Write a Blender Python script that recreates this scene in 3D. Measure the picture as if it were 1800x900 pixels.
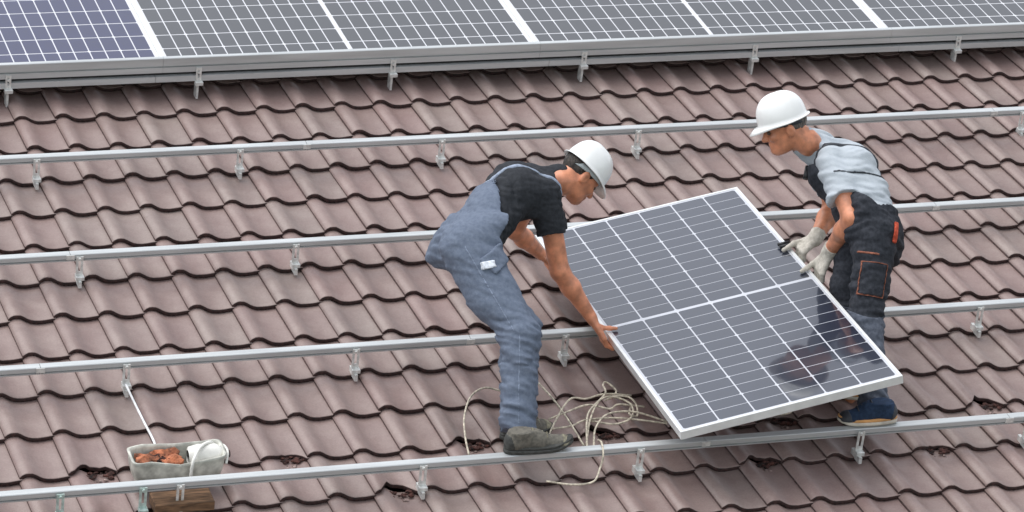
import bpy, bmesh, math, random
import numpy as np
from mathutils import Matrix, Vector
random.seed(7); rng = np.random.default_rng(7)
scn = bpy.context.scene
COL = scn.collection
for o in list(bpy.data.objects): bpy.data.objects.remove(o)

# ------------------------------------------------------------------ camera
cam = bpy.data.cameras.new('camera'); cam.lens = 128.0; cam.sensor_width = 36.0
cam.clip_start = 0.5; cam.clip_end = 5000
cam_o = bpy.data.objects.new('camera', cam); COL.objects.link(cam_o)
cam_o.matrix_world = Matrix(((0.946742, 0.056346, -0.317026, -3.61626),
                             (-0.321994, 0.165670, -0.932134, -18.47830),
                             (0.0, 0.984570, 0.174989, 2.57582),
                             (0, 0, 0, 1)))
scn.camera = cam_o
# ------------------------------------------------------------------ light
SUN_EL, SUN_AZ = math.radians(72), math.radians(-74)     # azimuth measured from +Y towards +X
world = bpy.data.worlds.new('World'); scn.world = world; world.use_nodes = True
wn = world.node_tree.nodes; wl = world.node_tree.links; wn.clear()
sky = wn.new('ShaderNodeTexSky'); sky.sky_type = 'NISHITA'; sky.sun_disc = False
sky.sun_elevation = SUN_EL; sky.sun_rotation = SUN_AZ
sky.air_density = 1.0; sky.dust_density = 1.2; sky.ozone_density = 1.0; sky.altitude = 100
hs = wn.new('ShaderNodeHueSaturation'); hs.inputs['Saturation'].default_value = 0.24
bg = wn.new('ShaderNodeBackground'); bg.inputs['Strength'].default_value = 0.15
wo = wn.new('ShaderNodeOutputWorld')
wl.new(sky.outputs[0], hs.inputs['Color']); wl.new(hs.outputs[0], bg.inputs['Color']); wl.new(bg.outputs[0], wo.inputs['Surface'])
sl = bpy.data.lights.new('sun', 'SUN'); sl.energy = 1.1; sl.angle = math.radians(60); sl.color = (1.0, 0.965, 0.92)
so = bpy.data.objects.new('sun', sl); COL.objects.link(so)
sd = Vector((math.sin(SUN_AZ) * math.cos(SUN_EL), math.cos(SUN_AZ) * math.cos(SUN_EL), math.sin(SUN_EL)))
so.rotation_euler = sd.to_track_quat('Z', 'Y').to_euler(); so.location = sd * 30
vs = scn.view_settings; vs.view_transform = 'Standard'; vs.look = 'None'; vs.gamma = 1.0; vs.exposure = 0.84
vs.use_curve_mapping = False
scn.render.engine = 'CYCLES'

# ------------------------------------------------------------------ frames
PITCH = math.radians(18.669); CA, SA = math.cos(PITCH), math.sin(PITCH)
TW, TG = 0.215, 0.3455          # tile cover width, course gauge
def roof(u, v, h=0.0): return np.array([u, v * CA - h * SA, v * SA + h * CA])
RU, RV, RN = np.array([1, 0, 0.]), np.array([0, CA, SA]), np.array([0, -SA, CA])
def unit(v): v = np.asarray(v, float); return v / np.linalg.norm(v)

# ------------------------------------------------------------------ materials
MATS = {}
def mat(name, col, rough=0.6, metal=0.0, coat=0.0, var=0.12, vscale=12, bump=0.0, bscale=80, bdist=0.002, spec=0.5, col2=None, rand=False, stretch=None):
    m = bpy.data.materials.new(name); m.use_nodes = True
    nt = m.node_tree; N = nt.nodes; L = nt.links; N.clear()
    out = N.new('ShaderNodeOutputMaterial'); b = N.new('ShaderNodeBsdfPrincipled'); L.new(b.outputs[0], out.inputs[0])
    b.inputs['Roughness'].default_value = rough; b.inputs['Metallic'].default_value = metal
    b.inputs['Coat Weight'].default_value = coat; b.inputs['Coat Roughness'].default_value = 0.04
    b.inputs['Specular IOR Level'].default_value = spec
    tc = N.new('ShaderNodeTexCoord'); src = tc.outputs['Object']
    if stretch:
        mp = N.new('ShaderNodeMapping'); mp.inputs['Scale'].default_value = stretch; L.new(src, mp.inputs[0]); src = mp.outputs[0]
    n1 = N.new('ShaderNodeTexNoise'); n1.inputs['Scale'].default_value = vscale; n1.inputs['Detail'].default_value = 5; L.new(src, n1.inputs['Vector'])
    c2 = col2 if col2 else tuple(max(0, c * (1 - 2.2 * var)) for c in col)
    c1 = col if col2 else tuple(min(1, c * (1 + 1.2 * var)) for c in col)
    rp = N.new('ShaderNodeValToRGB'); rp.color_ramp.elements[0].position = 0.35; rp.color_ramp.elements[1].position = 0.65
    rp.color_ramp.elements[0].color = (*c2, 1); rp.color_ramp.elements[1].color = (*c1, 1)
    L.new(n1.outputs[0], rp.inputs[0]); L.new(rp.outputs[0], b.inputs['Base Color'])
    if bump > 0:
        n2 = N.new('ShaderNodeTexNoise'); n2.inputs['Scale'].default_value = bscale; n2.inputs['Detail'].default_value = 4; L.new(src, n2.inputs['Vector'])
        bp = N.new('ShaderNodeBump'); bp.inputs['Strength'].default_value = bump; bp.inputs['Distance'].default_value = bdist
        L.new(n2.outputs[0], bp.inputs['Height']); L.new(bp.outputs[0], b.inputs['Normal'])
    MATS[name] = m; return m

def tile_mat():
    m = bpy.data.materials.new('tile_glaze'); m.use_nodes = True
    nt = m.node_tree; N = nt.nodes; L = nt.links; N.clear()
    out = N.new('ShaderNodeOutputMaterial'); b = N.new('ShaderNodeBsdfPrincipled'); L.new(b.outputs[0], out.inputs[0])
    b.inputs['Roughness'].default_value = 0.40
    geo = N.new('ShaderNodeNewGeometry'); oi = N.new('ShaderNodeObjectInfo'); at = N.new('ShaderNodeAttribute'); at.attribute_name = 'tile_random'
    ad = N.new('ShaderNodeMath'); ad.operation = 'ADD'; L.new(oi.outputs['Random'], ad.inputs[0]); L.new(at.outputs['Fac'], ad.inputs[1])
    fr = N.new('ShaderNodeMath'); fr.operation = 'FRACT'; L.new(ad.outputs[0], fr.inputs[0])
    rp = N.new('ShaderNodeValToRGB'); e = rp.color_ramp.elements
    e[0].position = 0.0; e[0].color = (0.242, 0.178, 0.165, 1); e[1].position = 1.0; e[1].color = (0.262, 0.208, 0.190, 1)
    for p, c in ((0.25, (0.258, 0.196, 0.180)), (0.5, (0.248, 0.187, 0.172)), (0.72, (0.262, 0.188, 0.175)), (0.86, (0.246, 0.196, 0.180))):
        q = e.new(p); q.color = (*c, 1)
    L.new(fr.outputs[0], rp.inputs[0])
    # blotches: some reddish, some pale and dusty
    n1 = N.new('ShaderNodeTexNoise'); n1.inputs['Scale'].default_value = 7; n1.inputs['Detail'].default_value = 6; n1.inputs['Roughness'].default_value = 0.65
    L.new(geo.outputs['Position'], n1.inputs['Vector'])
    r1 = N.new('ShaderNodeValToRGB'); r1.color_ramp.elements[0].position = 0.36; r1.color_ramp.elements[1].position = 0.68
    r1.color_ramp.elements[0].color = (0.90, 0.85, 0.85, 1); r1.color_ramp.elements[1].color = (1.08, 1.08, 1.07, 1)
    L.new(n1.outputs[0], r1.inputs[0])
    mx = N.new('ShaderNodeMix'); mx.data_type = 'RGBA'; mx.blend_type = 'MULTIPLY'; mx.inputs[0].default_value = 1.0
    L.new(rp.outputs[0], mx.inputs[6]); L.new(r1.outputs[0], mx.inputs[7])
    n2 = N.new('ShaderNodeTexNoise'); n2.inputs['Scale'].default_value = 120; n2.inputs['Detail'].default_value = 6; n2.inputs['Roughness'].default_value = 0.7; L.new(geo.outputs['Position'], n2.inputs['Vector'])
    r2 = N.new('ShaderNodeValToRGB'); r2.color_ramp.elements[0].position = 0.3; r2.color_ramp.elements[1].position = 0.7
    r2.color_ramp.elements[0].color = (0.84, 0.83, 0.82, 1); r2.color_ramp.elements[1].color = (1.10, 1.10, 1.10, 1); L.new(n2.outputs[0], r2.inputs[0])
    mx2 = N.new('ShaderNodeMix'); mx2.data_type = 'RGBA'; mx2.blend_type = 'MULTIPLY'; mx2.inputs[0].default_value = 1.0
    L.new(mx.outputs[2], mx2.inputs[6]); L.new(r2.outputs[0], mx2.inputs[7])
    # sooty lichen specks
    n4 = N.new('ShaderNodeTexNoise'); n4.inputs['Scale'].default_value = 26; n4.inputs['Detail'].default_value = 8; n4.inputs['Roughness'].default_value = 0.75; L.new(geo.outputs['Position'], n4.inputs['Vector'])
    r4 = N.new('ShaderNodeValToRGB'); r4.color_ramp.elements[0].position = 0.60; r4.color_ramp.elements[1].position = 0.72
    r4.color_ramp.elements[0].color = (0, 0, 0, 1); r4.color_ramp.elements[1].color = (0.5, 0.5, 0.5, 1); L.new(n4.outputs[0], r4.inputs[0])
    mx3 = N.new('ShaderNodeMix'); mx3.data_type = 'RGBA'; L.new(r4.outputs[0], mx3.inputs[0]); L.new(mx2.outputs[2], mx3.inputs[6]); mx3.inputs[7].default_value = (0.17, 0.125, 0.115, 1)
    L.new(mx3.outputs[2], b.inputs['Base Color'])
    n3 = N.new('ShaderNodeTexNoise'); n3.inputs['Scale'].default_value = 260; n3.inputs['Detail'].default_value = 3; L.new(geo.outputs['Position'], n3.inputs['Vector'])
    bp = N.new('ShaderNodeBump'); bp.inputs['Strength'].default_value = 0.35; bp.inputs['Distance'].default_value = 0.0015; L.new(n3.outputs[0], bp.inputs['Height'])
    n5 = N.new('ShaderNodeTexNoise'); n5.inputs['Scale'].default_value = 22; n5.inputs['Detail'].default_value = 2; L.new(geo.outputs['Position'], n5.inputs['Vector'])
    bp2 = N.new('ShaderNodeBump'); bp2.inputs['Strength'].default_value = 0.5; bp2.inputs['Distance'].default_value = 0.004; L.new(n5.outputs[0], bp2.inputs['Height']); L.new(bp.outputs[0], bp2.inputs['Normal'])
    L.new(bp2.outputs[0], b.inputs['Normal'])
    MATS['tile'] = m; return m
tile_mat()
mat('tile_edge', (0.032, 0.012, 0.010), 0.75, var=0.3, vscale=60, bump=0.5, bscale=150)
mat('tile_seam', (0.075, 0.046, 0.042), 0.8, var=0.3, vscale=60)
mat('alu', (0.56, 0.585, 0.59), 0.40, 0.40, var=0.06, vscale=9, bump=0.08, bscale=60, stretch=(0.25, 3, 3))
mat('alu_frame', (0.76, 0.78, 0.78), 0.38, 0.25, var=0.04, vscale=14)
mat('steel', (0.72, 0.73, 0.71), 0.4, 0.35, var=0.10, vscale=40)
mat('zinc', (0.50, 0.62, 0.58), 0.45, 0.3, var=0.12, vscale=40)
mat('gap_shade', (0.02, 0.02, 0.022), 0.6)  # near-black tone that paints in the shade between the double rails
mat('backsheet', (0.56, 0.58, 0.63), 0.35, coat=1.0, var=0.02)
mat('backsheet_bright', (0.68, 0.69, 0.72), 0.35, coat=1.0, var=0.02)
def cell_mat(name, c, ior=1.95):
    m = mat(name, c, 0.30, coat=1.0, var=0.10, vscale=5, spec=0.5)
    b = [n for n in m.node_tree.nodes if n.type == 'BSDF_PRINCIPLED'][0]
    b.inputs['Coat Roughness'].default_value = 0.05; b.inputs['Coat IOR'].default_value = ior
    return m
cell_mat('cell', (0.009, 0.015, 0.036), 1.95); cell_mat('cell_blue', (0.008, 0.010, 0.075), 1.5); cell_mat('cell_array', (0.014, 0.015, 0.018), 1.66)
mat('skin', (0.62, 0.250, 0.138), 0.40, var=0.14, vscale=22, bump=0.15, bscale=120, bdist=0.001)
mat('hair_dark', (0.035, 0.026, 0.020), 0.6, var=0.4, vscale=120, bump=0.8, bscale=220, stretch=(1, 1, 0.3))
mat('hair_grey', (0.12, 0.105, 0.095), 0.6, var=0.4, vscale=120, bump=0.8, bscale=220, stretch=(1, 1, 0.3))
mat('helmet_white', (0.84, 0.85, 0.84), 0.28, coat=0.3, var=0.03, vscale=10, bump=0.05, bscale=40)
mat('strap_dark', (0.03, 0.035, 0.045), 0.6)
mat('strap_grey', (0.50, 0.55, 0.56), 0.6)
def cloth(name, c, c2=None, var=0.12, bump=0.5): return mat(name, c, 0.85, var=var, vscale=60, bump=bump, bscale=110, bdist=0.003, spec=0.25, col2=c2)
cloth('denim', (0.150, 0.182, 0.242), (0.118, 0.146, 0.202))
cloth('denim_light', (0.30, 0.35, 0.44)); cloth('denim_seam', (0.21, 0.25, 0.33))
cloth('tee_black', (0.028, 0.031, 0.037))
cloth('tee_grey', (0.47, 0.515, 0.555), (0.44, 0.485, 0.53))
cloth('work_dark', (0.040, 0.044, 0.055), (0.022, 0.025, 0.032))
cloth('work_grey', (0.115, 0.130, 0.165), (0.072, 0.084, 0.110))
cloth('seam_rust', (0.30, 0.115, 0.075)); cloth('accent_red', (0.52, 0.085, 0.045))
cloth('white_tag', (0.70, 0.74, 0.80)); cloth('glove', (0.64, 0.60, 0.53), (0.46, 0.43, 0.37))
cloth('shoe_olive', (0.170, 0.158, 0.132), (0.100, 0.095, 0.083)); cloth('shoe_navy', (0.022, 0.042, 0.085))
mat('lace', (0.25, 0.23, 0.165), 0.8, var=0.25, vscale=50, bump=0.3); mat('rubber_dark', (0.05, 0.052, 0.048), 0.7, var=0.2, vscale=60)
mat('sole_white', (0.62, 0.58, 0.50), 0.6); mat('sole_orange', (0.70, 0.36, 0.13), 0.6)
mat('eye', (0.10, 0.07, 0.055), 0.35)
mat('rope', (0.60, 0.54, 0.43), 0.8, var=0.2, vscale=60, bump=0.5, bscale=300)
mat('cord_white', (0.72, 0.73, 0.74), 0.5)
mat('tub_grey', (0.54, 0.54, 0.48), 0.55, var=0.18, vscale=20, bump=0.2, bscale=70)
mat('terracotta', (0.36, 0.125, 0.060), 0.85, var=0.35, vscale=28, bump=0.8, bscale=70, bdist=0.008)
mat('plastic_white', (0.78, 0.77, 0.72), 0.35, var=0.08, vscale=14)
mat('timber', (0.17, 0.095, 0.05), 0.8, var=0.25, vscale=14, bump=0.3, bscale=60, stretch=(1, 6, 6))
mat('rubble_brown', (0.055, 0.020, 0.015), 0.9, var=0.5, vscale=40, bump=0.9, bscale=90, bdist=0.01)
mat('rubble_pale', (0.28, 0.21, 0.19), 0.9, var=0.3, vscale=40, bump=0.6, bscale=90)
mat('black_plastic', (0.012, 0.012, 0.014), 0.4)
mat('deck_felt', (0.05, 0.035, 0.032), 0.9, var=0.3, vscale=8)
mat('grass_far', (0.07, 0.095, 0.045), 0.9, var=0.3, vscale=0.3)

# ------------------------------------------------------------------ object helpers
def link(o, parent=None):
    COL.objects.link(o)
    if parent is not None: o.parent = parent
    return o
def tag(o, label=None, cat=None, group=None, kind=None):
    if label: o['label'] = label
    if cat: o['category'] = cat
    if group: o['group'] = group
    if kind: o['kind'] = kind
    return o
def empty(name, loc=(0, 0, 0), rot=(0, 0, 0)):
    o = bpy.data.objects.new(name, None); COL.objects.link(o); o.location = loc; o.rotation_euler = rot; o.empty_display_size = 0.1
    return o
def rempty(name, u, v, h):                      # an empty standing on the roof, axes along the roof
    return empty(name, roof(u, v, h), (PITCH, 0, 0))
def mesh_data(name, V, Fc, mats, smooth=False, mi=None):
    me = bpy.data.meshes.new(name); me.from_pydata([tuple(map(float, v)) for v in V], [], [tuple(map(int, f)) for f in Fc])
    for m in (mats if isinstance(mats, (list, tuple)) else [mats]): me.materials.append(MATS[m])
    if mi is not None: me.polygons.foreach_set('material_index', mi)
    if smooth: me.polygons.foreach_set('use_smooth', [True] * len(me.polygons))
    me.update(); return me
def obj(name, V, Fc, mats, parent=None, smooth=False, mi=None):
    return link(bpy.data.objects.new(name, mesh_data(name, V, Fc, mats, smooth, mi)), parent)
class MB:
    def __init__(s): s.V = []; s.F = []
    def box(s, x0, x1, y0, y1, z0, z1, c=0.0):
        b = len(s.V)
        if c <= 0:
            s.V += [(x, y, z) for z in (z0, z1) for x, y in ((x0, y0), (x1, y0), (x1, y1), (x0, y1))]
            s.F += [tuple(b + i for i in f) for f in ((3, 2, 1, 0), (4, 5, 6, 7), (0, 1, 5, 4), (1, 2, 6, 5), (2, 3, 7, 6), (3, 0, 4, 7))]
        else:   # chamfered along the top
            for z, d in ((z0, 0), (z1 - c, 0), (z1, c)):
                s.V += [(x0 + d, y0 + d, z), (x1 - d, y0 + d, z), (x1 - d, y1 - d, z), (x0 + d, y1 - d, z)]
            s.F += [(b + 3, b + 2, b + 1, b)]
            for k in (0, 4):
                for i in range(4): j = (i + 1) % 4; s.F.append((b + k + i, b + k + j, b + k + 4 + j, b + k + 4 + i))
            s.F.append((b + 8, b + 9, b + 10, b + 11))
        return s
    def extrude_x(s, prof, x0, x1):             # closed profile in (y, z)
        b = len(s.V); n = len(prof)
        s.V += [(x0, y, z) for y, z in prof] + [(x1, y, z) for y, z in prof]
        s.F += [(b + i, b + (i + 1) % n, b + n + (i + 1) % n, b + n + i) for i in range(n)]
        s.F += [tuple(b + i for i in range(n))[::-1], tuple(b + n + i for i in range(n))]
        return s
    def cyl(s, p, q, r, n=10, r2=None):
        p = np.array(p, float); q = np.array(q, float); d = unit(q - p); r2 = r if r2 is None else r2
        a = unit(np.cross(d, (0, 0, 1) if abs(d[2]) < 0.9 else (1, 0, 0))); c = np.cross(d, a); b = len(s.V)
        for k, (o, rr) in enumerate(((p, r), (q, r2))):
            for i in range(n): t = 2 * math.pi * i / n; s.V.append(tuple(o + a * rr * math.cos(t) + c * rr * math.sin(t)))
        s.F += [(b + i, b + (i + 1) % n, b + n + (i + 1) % n, b + n + i) for i in range(n)]
        s.F += [tuple(b + i for i in range(n))[::-1], tuple(b + n + i for i in range(n))]
        return s
    def tube(s, pts, r, n=7):
        P = [np.array(p, float) for p in pts]; b = len(s.V); up = np.array([0.13, 0.2, 0.97])
        for i, p in enumerate(P):
            t = unit(P[min(i + 1, len(P) - 1)] - P[max(i - 1, 0)]); a = unit(np.cross(t, up)); c = np.cross(t, a)
            for k in range(n): w = 2 * math.pi * k / n; s.V.append(tuple(p + a * r * math.cos(w) + c * r * math.sin(w)))
        for i in range(len(P) - 1):
            for k in range(n): l = (k + 1) % n; s.F.append((b + i * n + k, b + i * n + l, b + (i + 1) * n + l, b + (i + 1) * n + k))
        s.F += [tuple(b + k for k in range(n))[::-1], tuple(b + (len(P) - 1) * n + k for k in range(n))]
        return s
    def build(s, name, mats, parent=None, smooth=False): return obj(name, s.V, s.F, mats, parent, smooth)
def spline(P, n=8):
    P = [np.array(p, float) for p in P]; P = [2 * P[0] - P[1]] + P + [2 * P[-1] - P[-2]]; out = []
    for i in range(1, len(P) - 2):
        for k in range(n):
            t = k / n; a, b, c, d = P[i - 1:i + 3]
            out.append(0.5 * (2 * b + (c - a) * t + (2 * a - 5 * b + 4 * c - d) * t * t + (3 * b - a - 3 * c + d) * t ** 3))
    out.append(P[-2]); return out

# ================================================================== THE ROOF
# tile wave: drop (m) below the crest against the phase from the crest, one period
PS = [-0.22, -0.17, -0.10, -0.03, 0.05, 0.12, 0.20, 0.28, 0.36, 0.48, 0.60, 0.70, 0.78, 0.83]
PD = [0.0185, 0.0085, 0.0015, 0.0, 0.0025, 0.0105, 0.0215, 0.0300, 0.0345, 0.0365, 0.0350, 0.0320, 0.0295, 0.0300]
TH = 0.0225; GAP = 0.0025; LEN = TG + 0.055; DROP = (TH + GAP) / TG
def tile_geom(front=None, seed=0):
    """local frame: crest on x=0, front edge on y=0 (down the slope), z=0 the crest height"""
    r = np.random.default_rng(seed); V = []; F = []; mi = []; n = len(PS)
    fr = [0.0] * n if front is None else front
    fr = [f + r.normal(0, 0.0007) for f in fr]
    for s, d, f in zip(PS, PD, fr):             # rows: front bottom, front top, rounded nose, back top
        x = s * TW; z = -d
        V += [(x, f + 0.003, z - TH), (x, f, z - 0.003), (x, f + 0.004, z - 0.0004), (x, LEN, z - DROP * LEN)]
    for i in range(n - 1):
        a, b = 4 * i, 4 * (i + 1)
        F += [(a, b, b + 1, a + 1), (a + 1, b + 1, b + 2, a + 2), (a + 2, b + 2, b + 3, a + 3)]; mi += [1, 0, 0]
    b = len(V); V += [(PS[0] * TW, fr[0] + 0.003, -PD[0] - TH - 0.006), (PS[0] * TW, LEN, -PD[0] - DROP * LEN - TH - 0.006)]
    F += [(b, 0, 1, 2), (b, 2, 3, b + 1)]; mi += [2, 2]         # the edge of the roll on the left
    return V, F, mi
TILE_ME = []
for k in range(4):
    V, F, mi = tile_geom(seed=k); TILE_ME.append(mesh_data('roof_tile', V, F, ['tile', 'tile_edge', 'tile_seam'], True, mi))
def notch(k):
    r = np.random.default_rng(50 + k); f = []
    for s in PS:
        wd = (0.46, 0.34, 0.40)[k]; q = max(0.0, 1 - abs(s - (0.38, 0.44, 0.32)[k]) / wd); f.append(((0.062, 0.048, 0.070)[k] * min(1, q * 2.0) + (r.uniform(-0.006, 0.006) if q > 0 else 0)))
    return f
BROKEN_ME = []
for k in range(3):
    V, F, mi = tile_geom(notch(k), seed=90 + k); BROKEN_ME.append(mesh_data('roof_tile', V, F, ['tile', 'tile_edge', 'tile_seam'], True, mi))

CAMM = np.array(cam_o.matrix_world); CAMI = np.linalg.inv(CAMM)
def project(p):
    c = CAMI @ np.array([*p, 1.0]); return 512 + c[0] / -c[2] * 3640.9, 256 - c[1] / -c[2] * 3640.9, -c[2]
deck = MB()
deck.box(-9, 13.5, -5.6, 6.2, -0.30, -0.115)
roof_o = deck.build('roof', 'deck_felt'); roof_o.rotation_euler = (PITCH, 0, 0)
tag(roof_o, 'pitched roof of wavy taupe and pinkish brown tiles', kind='structure')
BROKEN = {(10, -2): 0, (10, 2): 1, (11, 4): 2, (11, 12): 0, (11, 16): 1, (10, 18): 2, (10, 13): 1, (10, 6): 0, (11, -1): 1, (10, 9): 2}
cand = []
for r in range(-16, 17):
    for c in range(-38, 60):
        u, v = c * TW, -r * TG
        if v < -5.5 or v + TG > 6.1 or u < -8.8 or u > 13.2: continue
        x, y, d = project(roof(u + 0.06, v + 0.15, -0.02))
        vis = -22 < x < 1046 and -14 < y < 526 and v < 0.12
        cand.append((not vis, d, r, c))
cand.sort(); k300 = 0; rest = []
for hid, d, r, c in cand:
    if not hid and k300 < 298:
        me = BROKEN_ME[BROKEN[(r, c)]] if (r, c) in BROKEN else TILE_ME[rng.integers(4)]
        o = bpy.data.objects.new('roof_tile', me); link(o, roof_o)
        o.location = (c * TW + rng.normal(0, 0.0009), -r * TG + rng.normal(0, 0.0022), rng.normal(0, 0.0008))
        o.rotation_euler = (rng.normal(0, 0.002), 0, rng.normal(0, 0.0035)); k300 += 1
    else: rest.append((r, c))
V0, F0, M0 = tile_geom(seed=1); V0 = np.array(V0); VV = []; FF = []; MI = []; RA = []
for i, (r, c) in enumerate(rest):
    VV.append(V0 + [c * TW + rng.normal(0, 0.0009), -r * TG + rng.normal(0, 0.0022), rng.normal(0, 0.0008)])
    FF += [tuple(np.array(f) + i * len(V0)) for f in F0]; MI += M0; RA += [rng.random()] * len(V0)
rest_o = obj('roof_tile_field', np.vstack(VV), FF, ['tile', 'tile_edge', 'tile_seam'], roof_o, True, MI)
at_ = rest_o.data.attributes.new('tile_random', 'FLOAT', 'POINT'); at_.data.foreach_set('value', RA)
tag(rest_o, kind='stuff')
gr = obj('ground', [(-900, -900, -7.5), (900, -900, -7.5), (900, 1800, -7.5), (-900, 1800, -7.5)], [(0, 1, 2, 3)], 'grass_far')
tag(gr, 'flat green ground far below the roof', kind='structure')

# ================================================================== RAILS AND HOOKS
def rail_profile(w=0.040, z0=0.0, z1=0.036):
    a = -w / 2; b = w / 2; H = z1 - z0
    return [(a, z0), (b, z0), (b, z1 - 0.002), (b - 0.002, z1), (b - 0.010, z1 + 0.0004), (a + 0.010, z1 + 0.0004), (a + 0.003, z1), (a, z1 - 0.003),
            (a, z0 + 0.34 * H), (a + 0.010, z0 + 0.34 * H), (a + 0.010, z0 + 0.16 * H), (a - 0.001, z0 + 0.16 * H)]
RAILS = [(-3.790, [-1.9, 2.35, 3.86, 7.2], 'lowest aluminium rail, the one under the workers\' shoes'),
         (-2.752, [-2.4, -0.47, 1.56, 5.9, 8.2], 'second aluminium rail from the bottom, passing behind the left worker\'s knee'),
         (-1.722, [-2.4, -0.12, 4.4, 8.6], 'third aluminium rail from the bottom, meeting the left worker\'s hip'),
         (-0.695, [-2.4, 1.32, 5.2, 9.0], 'fourth aluminium rail from the bottom, just above the left worker\'s helmet')]
RZ = 0.084
for v, ends, lab in RAILS:
    t = rempty('mounting_rail', 2.5, v, 0); tag(t, lab, 'rail', 'aluminium rails laid across the roof')
    for a, b in zip(ends[:-1], ends[1:]):
        MB().extrude_x(rail_profile(z0=RZ, z1=RZ + 0.036), a - 2.5 + 0.0012, b - 2.5 - 0.0012).build('rail_section', 'alu', t)
        if b != ends[-1]: MB().box(b - 2.5 - 0.02, b - 2.5 + 0.02, -0.024, -0.0205, RZ + 0.010, RZ + 0.034).build('splice_plate', 'steel', t)

def hook_parts(t, z1=0.112, m='steel', zb=0.0):
    y = -0.0275
    p = MB()                                     # slotted upright plate: two cheeks, top, bottom
    p.box(-0.0170, -0.0058, y - 0.004, y, 0.012, z1); p.box(0.0058, 0.0170, y - 0.004, y, 0.012, z1)
    p.box(-0.0058, 0.0058, y - 0.0038, y - 0.0002, z1 - 0.022, z1 - 0.001); p.box(-0.0058, 0.0058, y - 0.0038, y - 0.0002, 0.013, 0.034)
    p.build('slotted_plate', m, t)
    MB().cyl((0, y - 0.002, z1 - 0.012), (0, y - 0.012, z1 - 0.012), 0.0075, 6).build('bolt', m, t)
    f = MB(); f.box(-0.016, 0.023, y - 0.022, y + 0.012, -0.008, 0.0115, 0.003); f.build('foot_clamp', m, t)
    n_ = MB(); n_.box(-0.007, 0.008, y - 0.036, 0.03, -0.0405, -0.0085); n_.build('hook_arm', m, t)
ORD = ['leftmost', 'second from the left', 'third from the left', 'fourth from the left', 'fifth from the left', 'sixth from the left', 'rightmost']
HOOKS = [(-3.790, [-0.594, 1.018, 2.036, 3.110, 3.955], 'under the lowest rail'),
         (-2.752, [-0.077, 1.003, 2.029, 4.182], 'under the second rail from the bottom'),
         (-1.722, [-0.076, 0.989], 'under the third rail from the bottom'),
         (-0.695, [-0.078, 0.968, 2.044, 3.128, 5.372], 'under the fourth rail from the bottom')]
for v, us, where in HOOKS:
    for k_, u in enumerate(us):
        i = k_ if v > -3.7 else [0, 3, 4, 5, 6][k_]
        t = rempty('roof_hook', u, v, 0)
        extra = ' greenish' if (v < -3.7 and i == 0) else ''
        tag(t, f'{extra.strip() or "slotted"} metal hook {where}, {ORD[i]}', 'roof hook', 'metal roof hooks fixed between the tiles')
        hook_parts(t, m='zinc' if extra else 'steel')
for u, lab in ((-0.235, 'slotted roof hook under the lowest rail, at the left end of the timber block'), (-0.072, 'slotted roof hook under the lowest rail, at the middle of the timber block')):
    t = rempty('roof_hook', u, -3.790, 0); tag(t, lab, 'roof hook', 'metal roof hooks fixed between the tiles'); hook_parts(t, m='zinc' if u < -0.2 else 'steel')

# ================================================================== SOLAR PANELS
def cell_mesh(name, w, l, m, ch=0.007):
    V = []
    for z in (0.0, 0.0006): V += [(ch, 0, z), (w - ch, 0, z), (w, ch * 0.9, z), (w, l, z), (0, l, z), (0, ch * 0.9, z)]
    F = [tuple(range(6, 12)), tuple(range(5, -1, -1))] + [(i, (i + 1) % 6, 6 + (i + 1) % 6, 6 + i) for i in range(6)]
    return mesh_data(name, V, F, m)
def solar_panel(A, B, m_cell, fw=0.016, lab='', group=None, gaps=(0.0070, 0.0046, 0.018), sheet='backsheet'):
    """short side A along local x (6 columns), long side B along local y (24 half cells), top face z=0"""
    t = empty('solar_panel'); tag(t, lab, 'solar panel', group)
    for x0, x1, y0, y1 in ((0, A, 0, fw), (0, A, B - fw, B), (0, fw, fw + 0.0003, B - fw - 0.0003), (A - fw, A, fw + 0.0003, B - fw - 0.0003)):
        MB().box(x0, x1, y0, y1, -0.038, 0.0015, 0.0012).build('frame_bar', 'alu_frame', t)
    lam = MB().box(fw - 0.004, A - fw + 0.004, fw - 0.004, B - fw + 0.004, -0.008, -0.0012).build('glass_laminate', sheet, t)
    gx, gy, mid = gaps
    px = (A - 2 * fw - 0.016) / 6; py = (B - 2 * fw - 0.018 - mid) / 24
    up = cell_mesh('solar_cell', px - gx, py - gy, m_cell)
    V = [(v.co.x, (py - gy) - v.co.y, v.co.z) for v in up.vertices]
    dn = mesh_data('solar_cell', V, [tuple(reversed(p.vertices)) for p in up.polygons], m_cell)
    for i in range(6):
        for j in range(24):
            o = bpy.data.objects.new('solar_cell', up if j % 2 == 0 else dn); link(o, lam)
            o.location = (fw + 0.008 + i * px + gx / 2, fw + 0.009 + j * py + (mid if j >= 12 else 0) + gy / 2, -0.0011)
    return t
def place(t, o, ex, ey):
    ex = unit(ex); ez = unit(np.cross(ex, ey)); ey = np.cross(ez, ex)
    t.matrix_world = Matrix(((ex[0], ey[0], ez[0], o[0]), (ex[1], ey[1], ez[1], o[1]), (ex[2], ey[2], ez[2], o[2]), (0, 0, 0, 1)))
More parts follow.
